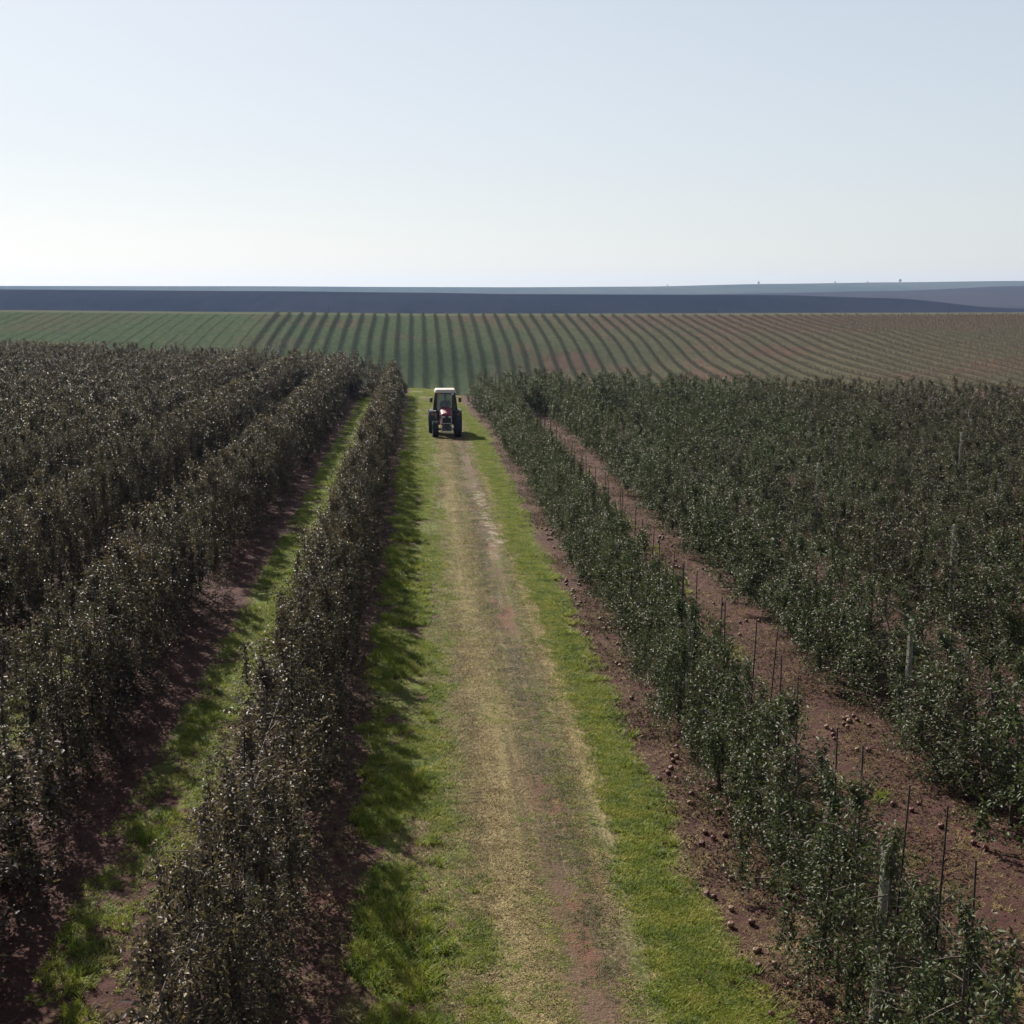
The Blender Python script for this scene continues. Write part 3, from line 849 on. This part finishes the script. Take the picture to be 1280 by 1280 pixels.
gl = n.new('ShaderNodeBsdfGlossy'); gl.inputs['Roughness'].default_value = .04
fr = n.new('ShaderNodeFresnel'); fr.inputs[0].default_value = 1.45
mx = n.new('ShaderNodeMixShader'); n.l.new(fr.outputs[0], mx.inputs[0]); n.l.new(tr.outputs[0], mx.inputs[1]); n.l.new(gl.outputs[0], mx.inputs[2]); n.l.new(mx.outputs[0], out.inputs[0])
GLASS = mg

TX, TY = 1.25, 67.3
tz = 0.0
T = empty('tractor', (TX, TY, 0)); T.rotation_euler = (0, 0, R(1.2))
tag(T, 'narrow red orchard tractor with cream cab roof driving down the grass track', 'tractor')


def tyre(cx, cy, r, w, lugs):
    mb = MB(); ri = r * .56
    prof = [(-w * .42, ri), (-w * .5, ri + (r - ri) * .35), (-w * .5, r * .88), (-w * .40, r * .955), (0, r * .965), (w * .40, r * .955), (w * .5, r * .88), (w * .5, ri + (r - ri) * .35), (w * .42, ri)]
    mb.lathe_x(prof, 40)
    for k in range(lugs):
        for sgn in (-1, 1):
            a = 2 * math.pi * (k + (.5 if sgn > 0 else 0)) / lugs
            q = MB(); q.box((sgn * w * .25, 0, r * .972), (w * .52, .045 * r / .5, r * .07), rot=None)
            M = Matrix.Rotation(a, 4, 'X') @ Matrix.Translation((0, 0, 0))
            S = Matrix.Translation((sgn * w * .25, 0, 0)) @ Matrix.Rotation(sgn * .55, 4, 'Z') @ Matrix.Translation((-sgn * w * .25, 0, 0))
            mb.add([M @ (S @ Vector(v)) for v in q.v], q.f)
    return mb


def wheel(cx, cy, r, w, lugs):
    sg = 1 if cx > 0 else -1
    e = bpy.data.objects.new('wheel', None); COL.objects.link(e); e.parent = T; e.location = (cx, cy, r)
    tyre(cx, cy, r, w, lugs).build('tyre', RUBBER, e)
    mb = MB(); rr = r * .58
    mb.lathe_x([(-w * .4, rr), (w * .4, rr), (w * .4, rr * .9), (w * .05, rr * .82), (w * .05, rr * .25), (w * .16, rr * .2), (w * .16, .001), (-w * .05, .001), (-w * .05, rr * .82), (-w * .4, rr * .9)] if sg > 0 else
               [(w * .4, rr), (-w * .4, rr), (-w * .4, rr * .9), (-w * .05, rr * .82), (-w * .05, rr * .25), (-w * .16, rr * .2), (-w * .16, .001), (w * .05, .001), (w * .05, rr * .82), (w * .4, rr * .9)], 28)
    for k in range(6):
        a = k * math.pi / 3
        mb.tube([(sg * w * .05, rr * .5 * math.cos(a), rr * .5 * math.sin(a)), (sg * (w * .05 + .03), rr * .5 * math.cos(a), rr * .5 * math.sin(a))], .016, 6)
    mb.build('rim', RIM, e)


wheel(-.57, -1.0, .41, .31, 20); wheel(.57, -1.0, .41, .31, 20)
wheel(-.66, .98, .60, .42, 24); wheel(.66, .98, .60, .42, 24)
# chassis, axles
mb = MB(); mb.box((0, -.2, .62), (.34, 2.2, .34), bev=.03); mb.box((0, .98, .60), (1.0, .34, .34), bev=.04)
mb.box((0, -.35, .42), (.5, .8, .14), bev=.02); mb.build('chassis', DKGREY, T)
mb = MB(); mb.tube([(-.45, -1.0, .40), (.45, -1.0, .40)], .06, 10); mb.box((0, -1.0, .46), (.22, .26, .22), bev=.02)
mb.tube([(-.42, -1.12, .42), (.42, -1.12, .42)], .018, 8); mb.build('front_axle', DKGREY, T)
# pale bumper frame in front
mb = MB(); mb.tube([(-.28, -1.42, .52), (-.27, -1.45, .34), (-.22, -1.46, .29), (.22, -1.46, .29), (.27, -1.45, .34), (.28, -1.42, .52)], .026, 8)
mb.build('front_bumper', GREY, T)
mb = MB()
for q in range(6): mb.box((-.2 + q * .08, -1.36, .47), (.07, .16, .26), bev=.01)
mb.build('front_weight', DKGREY, T)
# hood: lofted sections front to back
def loft(secs):
    mb = MB(); ns = len(secs[0]); vs = [p for s in secs for p in s]
    fs = [[i * ns + j, i * ns + (j + 1) % ns, (i + 1) * ns + (j + 1) % ns, (i + 1) * ns + j] for i in range(len(secs) - 1) for j in range(ns)]
    fs += [list(range(ns))[::-1], list(range((len(secs) - 1) * ns, len(secs) * ns))]
    mb.add(vs, fs); return mb


def hsec(y, w, zb, zt, cr):
    return [(-w, y, zb), (-w, y, zt - cr), (-w + cr * .35, y, zt - cr * .35), (-w + cr, y, zt), (-w * .3, y, zt + .02), (w * .3, y, zt + .02), (w - cr, y, zt), (w - cr * .35, y, zt - cr * .35), (w, y, zt - cr), (w, y, zb)]


loft([hsec(-1.30, .24, .72, 1.13, .08), hsec(-1.24, .275, .66, 1.22, .09), hsec(-.9, .30, .62, 1.30, .10), hsec(-.3, .31, .62, 1.38, .10), hsec(.06, .32, .62, 1.42, .10)]).build('hood', RED, T)
mb = MB(); mb.box((0, -1.315, .90), (.40, .04, .34), bev=.015)
for q in range(7): mb.box((0, -1.34, .77 + q * .043), (.36, .012, .012))
mb.build('grille', BLACK, T)
mb = MB(); mb.tube([(-.235, -1.33, 1.10), (-.245, -1.34, .76), (-.22, -1.34, .72), (.22, -1.34, .72), (.245, -1.34, .76), (.235, -1.33, 1.10)], .02, 8)
mb.build('grille_surround', GREY, T)
for sx in (-1, 1):
    mb = MB(); mb.box((sx * .15, -1.335, 1.045), (.12, .03, .065), bev=.015); mb.build('headlight', LAMP, T)
    mb = MB(); mb.box((sx * .312, -.55, 1.0), (.015, .75, .22), bev=.005)
    for q in range(5): mb.box((sx * .322, -.83 + q * .14, 1.0), (.01, .02, .19))
    mb.build('side_grille', BLACK, T)
# exhaust
mb = MB(); mb.tube([(.37, -.15, .95), (.37, -.15, 1.7), (.37, -.12, 2.02)], [.035, .035, .028], 10); mb.build('exhaust_pipe', BLACK, T)
# fenders over the rear wheels
for sx in (-1, 1):
    mb = MB(); secs = []
    for q in range(13):
        a = R(-15 + q * 14.5); rr = .66
        y = .98 - rr * math.cos(a); z = .60 + rr * math.sin(a)
        ii, oo = sx * .44, sx * .84
        yi = .98 - (rr - .03) * math.cos(a); zi = .60 + (rr - .03) * math.sin(a)
        secs.append([(ii, y, z), (oo, y, z), (oo, yi, zi), (ii, yi, zi)])
    loft(secs).build('fender', BLACK, T)
    mb = MB(); mb.box((sx * .66, .34, 1.02), (.1, .03, .05), bev=.008); mb.build('indicator_light', ORANGE, T)
    # step
    mb = MB(); mb.box((sx * .55, .1, .42), (.26, .26, .03), bev=.008); mb.tube([(sx * .45, .0, .8), (sx * .5, .0, .42)], .015, 6); mb.tube([(sx * .45, .2, .8), (sx * .5, .2, .42)], .015, 6)
    mb.build('step', DKGREY, T)
# cab body below the glass
loft([[(-.47, .04, .8), (.47, .04, .8), (.47, .04, 1.22), (-.47, .04, 1.22)], [(-.60, .5, .8), (.60, .5, .8), (.62, .5, 1.2), (-.62, .5, 1.2)],
      [(-.44, .62, .8), (.44, .62, .8), (.44, .62, 1.2), (-.44, .62, 1.2)], [(-.44, 1.3, .8), (.44, 1.3, .8), (.44, 1.3, 1.2), (-.44, 1.3, 1.2)]]).build('cab_body', BLACK, T)
PB = {'f': (.47, .04, 1.22), 'm': (.62, .55, 1.2), 'r': (.47, 1.3, 1.2)}
PT = {'f': (.43, .12, 2.14), 'm': (.50, .6, 2.14), 'r': (.43, 1.2, 2.14)}
mb = MB()
for sx in (-1, 1):
    for q in 'fmr':
        a, b = PB[q], PT[q]; mb.tube([(sx * a[0], a[1], a[2]), (sx * (a[0] + b[0]) / 2 + sx * .012, (a[1] + b[1]) / 2, (a[2] + b[2]) / 2), (sx * b[0], b[1], b[2])], .032 if q == 'f' else .026, 8)
    for S_d in (PB, PT):
        mb.tube([(sx * S_d[q][0], S_d[q][1], S_d[q][2]) for q in 'fmr'], .024, 8)
for S_d in (PB, PT):
    for q in 'fr': mb.tube([(-S_d[q][0], S_d[q][1], S_d[q][2]), (S_d[q][0], S_d[q][1], S_d[q][2])], .028, 8)
mb.build('cab_frame', BLACK, T)
def pane(name, quad):
    q = [Vector(p) for p in quad]; nrm = (q[1] - q[0]).cross(q[2] - q[0]).normalized() * .003
    m_ = MB(); m_.add([p + nrm for p in q] + [p - nrm for p in q], [[0, 1, 2, 3], [7, 6, 5, 4], [0, 4, 5, 1], [1, 5, 6, 2], [2, 6, 7, 3], [3, 7, 4, 0]])
    return m_.build(name, GLASS, T)
flip = lambda p, s: (s * p[0], p[1], p[2])
pane('windscreen', [flip(PB['f'], -1), PB['f'], PT['f'], flip(PT['f'], -1)])
pane('rear_window', [PB['r'], flip(PB['r'], -1), flip(PT['r'], -1), PT['r']])
for s_ in (-1, 1):
    pane('door_window', [flip(PB['f'], s_), flip(PB['m'], s_), flip(PT['m'], s_), flip(PT['f'], s_)])
    pane('side_window', [flip(PB['m'], s_), flip(PB['r'], s_), flip(PT['r'], s_), flip(PT['m'], s_)])
# roof
mb = MB(); mb.box((0, .64, 2.25), (1.12, 1.42, .17), taper=(.88, .90), bev=.035); mb.build('cab_roof', CREAM, T)
mb = MB(); mb.box((0, .64, 2.155), (1.06, 1.36, .03), bev=.008); mb.build('roof_lining', BLACK, T)
for sx in (-1, 1):
    mb = MB(); mb.box((sx * .36, -.03, 2.11), (.15, .06, .09), bev=.015); w_ = mb.build('work_light', BLACK, T)
    mb = MB(); mb.box((sx * .36, -.064, 2.11), (.12, .012, .065), bev=.004); mb.build('lamp_lens', ORANGE if sx < 0 else LAMP, w_)
    mb = MB(); mb.tube([(sx * .46, .05, 1.95), (sx * .60, -.02, 1.95), (sx * .72, -.02, 1.90)], .012, 6); a_ = mb.build('mirror_arm', BLACK, T)
    mb = MB(); mb.box((sx * .74, -.02, 1.80), (.15, .05, .23), bev=.02); mb.box((sx * .74, .008, 1.80), (.125, .01, .2), mi=1); mb.build('mirror', [BLACK, LAMP], a_)
# dashboard, wheel and seat inside
mb = MB(); mb.box((0, .20, 1.22), (.55, .22, .22), bev=.04); mb.build('dashboard', BLACK, T)
mb = MB(); ring = [(.17 * math.cos(a), .42 + .17 * math.sin(a) * .85, 1.42 + .17 * math.sin(a) * .5) for a in np.linspace(0, 2 * math.pi, 21)]
mb.tube(ring, .013, 6, cap=False); mb.tube([(0, .28, 1.25), (0, .42, 1.42)], .018, 6)
for a in (0, 2.1, 4.2): mb.tube([(0, .42, 1.42), (.17 * math.cos(a), .42 + .17 * math.sin(a) * .85, 1.42 + .17 * math.sin(a) * .5)], .01, 5)
mb.build('steering_wheel', BLACK, T)
mb = MB(); mb.box((0, .88, 1.12), (.46, .46, .12), bev=.04); mb.box((0, 1.12, 1.42), (.44, .11, .55), bev=.04, rot=(-.12, 0, 0)); mb.build('seat', SEAT, T)
# rear linkage
mb = MB()
for sx in (-1, 1): mb.tube([(sx * .22, 1.15, .5), (sx * .34, 1.85, .42)], .03, 8)
mb.tube([(-.38, 1.85, .42), (.38, 1.85, .42)], .03, 8); mb.tube([(0, 1.25, .95), (0, 1.8, .8)], .03, 8); mb.build('rear_linkage', DKGREY, T)

# driver
SKIN = simple('skin', (.35, .20, .14), .55, var=.08)
SHIRT = simple('dark_blue_jacket', (.045, .055, .085), .85, var=.2)
TROU = simple('dark_trousers', (.03, .03, .038), .9)
HAIR = simple('dark_cap', (.03, .028, .03), .8)
def skin_body(name, V, E, rad, mats, root, parent=None, loc=None, facemat=None):
    me = bpy.data.meshes.new(name); me.from_pydata(V, E, []); me.update()
    for m_ in mats: me.materials.append(m_)
    o = link(name, me, parent, loc)
    sk = o.modifiers.new('skin', 'SKIN'); sk.use_smooth_shade = True
    lay = me.skin_vertices[0] if me.skin_vertices else None
    if lay is None:
        bm = bmesh.new(); bm.from_mesh(me); bm.verts.layers.skin.verify(); bm.to_mesh(me); bm.free(); lay = me.skin_vertices[0]
    for i, r_ in enumerate(rad):
        lay.data[i].radius = (r_, r_) if not isinstance(r_, tuple) else r_; lay.data[i].use_root = (i == root)
    sb = o.modifiers.new('sub', 'SUBSURF'); sb.levels = 2; sb.render_levels = 2
    return o


D0 = Vector((TX, TY + .86, 1.2))
V = [(0, 0, .05), (0, .02, .22), (0, .0, .42), (0, -.02, .53), (0, -.035, .60), (0, -.05, .70), (0, -.04, .79),
     (.11, -.06, .05), (.15, -.42, .08), (.15, -.46, -.22), (.15, -.58, -.30),
     (-.11, -.06, .05), (-.15, -.42, .08), (-.15, -.46, -.22), (-.15, -.58, -.30),
     (.19, -.01, .46), (.27, -.16, .26), (.16, -.36, .24), (.13, -.42, .25),
     (-.19, -.01, .46), (-.27, -.16, .26), (-.16, -.36, .24), (-.13, -.42, .25)]
E = [(0, 1), (1, 2), (2, 3), (3, 4), (4, 5), (5, 6), (0, 7), (7, 8), (8, 9), (9, 10), (0, 11), (11, 12), (12, 13), (13, 14), (2, 15), (15, 16), (16, 17), (17, 18), (2, 19), (19, 20), (20, 21), (21, 22)]
rad = [(.16, .12), (.155, .11), (.16, .10), .06, .055, .085, .075, .09, .065, .05, .04, .09, .065, .05, .04, .065, .048, .034, .03, .065, .048, .034, .03]
pe = skin_body('person', V, E, rad, [SHIRT], 0, loc=D0)
tag(pe, 'driver in dark clothes seated behind the wheel in the tractor cab', 'person')
# head surface with a face, cap as hair covering
bm = bmesh.new(); bmesh.ops.create_uvsphere(bm, u_segments=24, v_segments=18, radius=1)
for v in bm.verts:
    x, y, z = v.co
    nose = math.exp(-((x / .16) ** 2 + ((z + .1) / .22) ** 2)) * .17 if y < 0 else 0
    eye = sum(math.exp(-(((x - s * .36) / .16) ** 2 + ((z - .08) / .12) ** 2)) for s in (-1, 1)) * .07 if y < 0 else 0
    jaw = 1 - .28 * max(0, -z) ** 1.5
    ear = .12 if abs(x) > .9 and abs(z) < .25 else 0
    v.co = Vector((x * (.078 + ear * .1) * jaw, (y - nose + eye) * .098 * (jaw if y > 0 else 1), z * .118))
me = bpy.data.meshes.new('head'); bm.to_mesh(me); bm.free(); me.materials.append(SKIN); me.polygons.foreach_set('use_smooth', [True] * len(me.polygons))
hd = link('head', me, pe, (0, -.055, .72))
bm = bmesh.new(); bmesh.ops.create_uvsphere(bm, u_segments=24, v_segments=12, radius=1)
bmesh.ops.delete(bm, geom=[v for v in bm.verts if v.co.z < .05], context='VERTS')
for v in bm.verts:
    v.co = Vector((v.co.x * .09, v.co.y * .11 - (.07 if v.co.y < -.5 and v.co.z < .3 else 0), v.co.z * .115 + .02))
me = bpy.data.meshes.new('cap'); bm.to_mesh(me); bm.free(); me.materials.append(HAIR)
link('cap', me, hd)
for s_ in (-1, 1):     # hands closed on the wheel rim
    mb = MB(); mb.box((s_ * .145, -.435, .235), (.06, .075, .035), bev=.012)
    for q in range(4): mb.tube([(s_ * .145 - .024 + q * .016, -.46, .245), (s_ * .145 - .024 + q * .016, -.492, .24), (s_ * .145 - .024 + q * .016, -.49, .215), (s_ * .145 - .024 + q * .016, -.465, .21)], [.008, .008, .007, .006], 6)
    mb.tube([(s_ * .12, -.43, .24), (s_ * .10, -.46, .225), (s_ * .11, -.485, .215)], [.01, .009, .007], 6)
    mb.build('hand', SKIN, pe)

# ------------------------------------------------------------------ light, air, camera
w = bpy.data.worlds.new('World'); scene.world = w; w.use_nodes = True
nt = w.node_tree; nt.nodes.clear()
sky = nt.nodes.new('ShaderNodeTexSky'); sky.sky_type = 'NISHITA'; sky.sun_disc = False
sky.sun_elevation = math.asin(SUN.z); sky.sun_rotation = math.atan2(SUN.x, SUN.y)
sky.altitude = 200; sky.air_density = 1.0; sky.dust_density = .7; sky.ozone_density = 1.2
bg = nt.nodes.new('ShaderNodeBackground'); bg.inputs[1].default_value = .10
wo = nt.nodes.new('ShaderNodeOutputWorld')
W = NT(nt)
gm = nt.nodes.new('ShaderNodeGamma'); gm.inputs[1].default_value = .46
nt.links.new(sky.outputs[0], gm.inputs[0])
hs = nt.nodes.new('ShaderNodeHueSaturation'); hs.inputs['Saturation'].default_value = .66; hs.inputs['Value'].default_value = 1.39
nt.links.new(gm.outputs[0], hs.inputs['Color']); tn = W.new('ShaderNodeMix', data_type='RGBA', blend_type='MULTIPLY'); tn.inputs[0].default_value = 1
nt.links.new(hs.outputs[0], tn.inputs[6]); tn.inputs[7].default_value = (.975, 1.0, 1.04, 1); nt.links.new(tn.outputs[2], bg.inputs[0]); nt.links.new(bg.outputs[0], wo.inputs[0])

sl = bpy.data.lights.new('sun', 'SUN'); sl.energy = 5.0; sl.angle = R(.55); sl.color = (1, .95, .87)
so = bpy.data.objects.new('sun', sl); COL.objects.link(so); so.rotation_euler = (-SUN).to_track_quat('-Z', 'Y').to_euler(); so.location = (-20, 40, 60)

# air over the fields
hz, n, out = material('air')
n.n.remove(out); out = n.new('ShaderNodeOutputMaterial')
pv = n.new('ShaderNodeVolumePrincipled'); pv.inputs['Color'].default_value = (.36, .58, 1.0, 1); pv.inputs['Density'].default_value = .00008
pv.inputs['Anisotropy'].default_value = .2
n.l.new(pv.outputs[0], out.inputs['Volume'])
mb = MB()
x0, x1, y0, y1, z0, z1 = -3760, 4100, -70, 3320, -24, 40
mb.add([(x0, y0, z0), (x1, y0, z0), (x1, y1, z0), (x0, y1, z0), (x0, y0, z1), (x1, y0, z1), (x1, y1, z1), (x0, y1, z1)],
       [[0, 3, 2, 1], [4, 5, 6, 7], [0, 1, 5, 4], [1, 2, 6, 5], [2, 3, 7, 6], [3, 0, 4, 7]])
o = mb.build('haze', hz); tag(o, 'thin pale blue haze over the distant fields', 'haze', kind='stuff')

cam = bpy.data.cameras.new('camera'); co_ = bpy.data.objects.new('camera', cam); COL.objects.link(co_)
cam.sensor_fit = 'HORIZONTAL'; cam.angle = 2 * math.atan(640 / F); cam.clip_end = 12000; cam.clip_start = .1
psi = math.atan(115 / F * math.cos(R(9.7))); th = math.atan((640 - VY) / F * math.cos(psi))
co_.location = (0, 0, CAM_H); co_.rotation_euler = (R(90) - th, 0, -psi)
scene.camera = co_

scene.view_settings.view_transform = 'Standard'; scene.view_settings.look = 'None'; scene.view_settings.gamma = 1
scene.view_settings.exposure = 1.12
scene.cycles.max_bounces = 6; scene.cycles.transparent_max_bounces = 8; scene.cycles.volume_bounces = 0
scene.cycles.diffuse_bounces = 3; scene.cycles.transmission_bounces = 4; scene.cycles.glossy_bounces = 2
scene.cycles.use_denoising = True
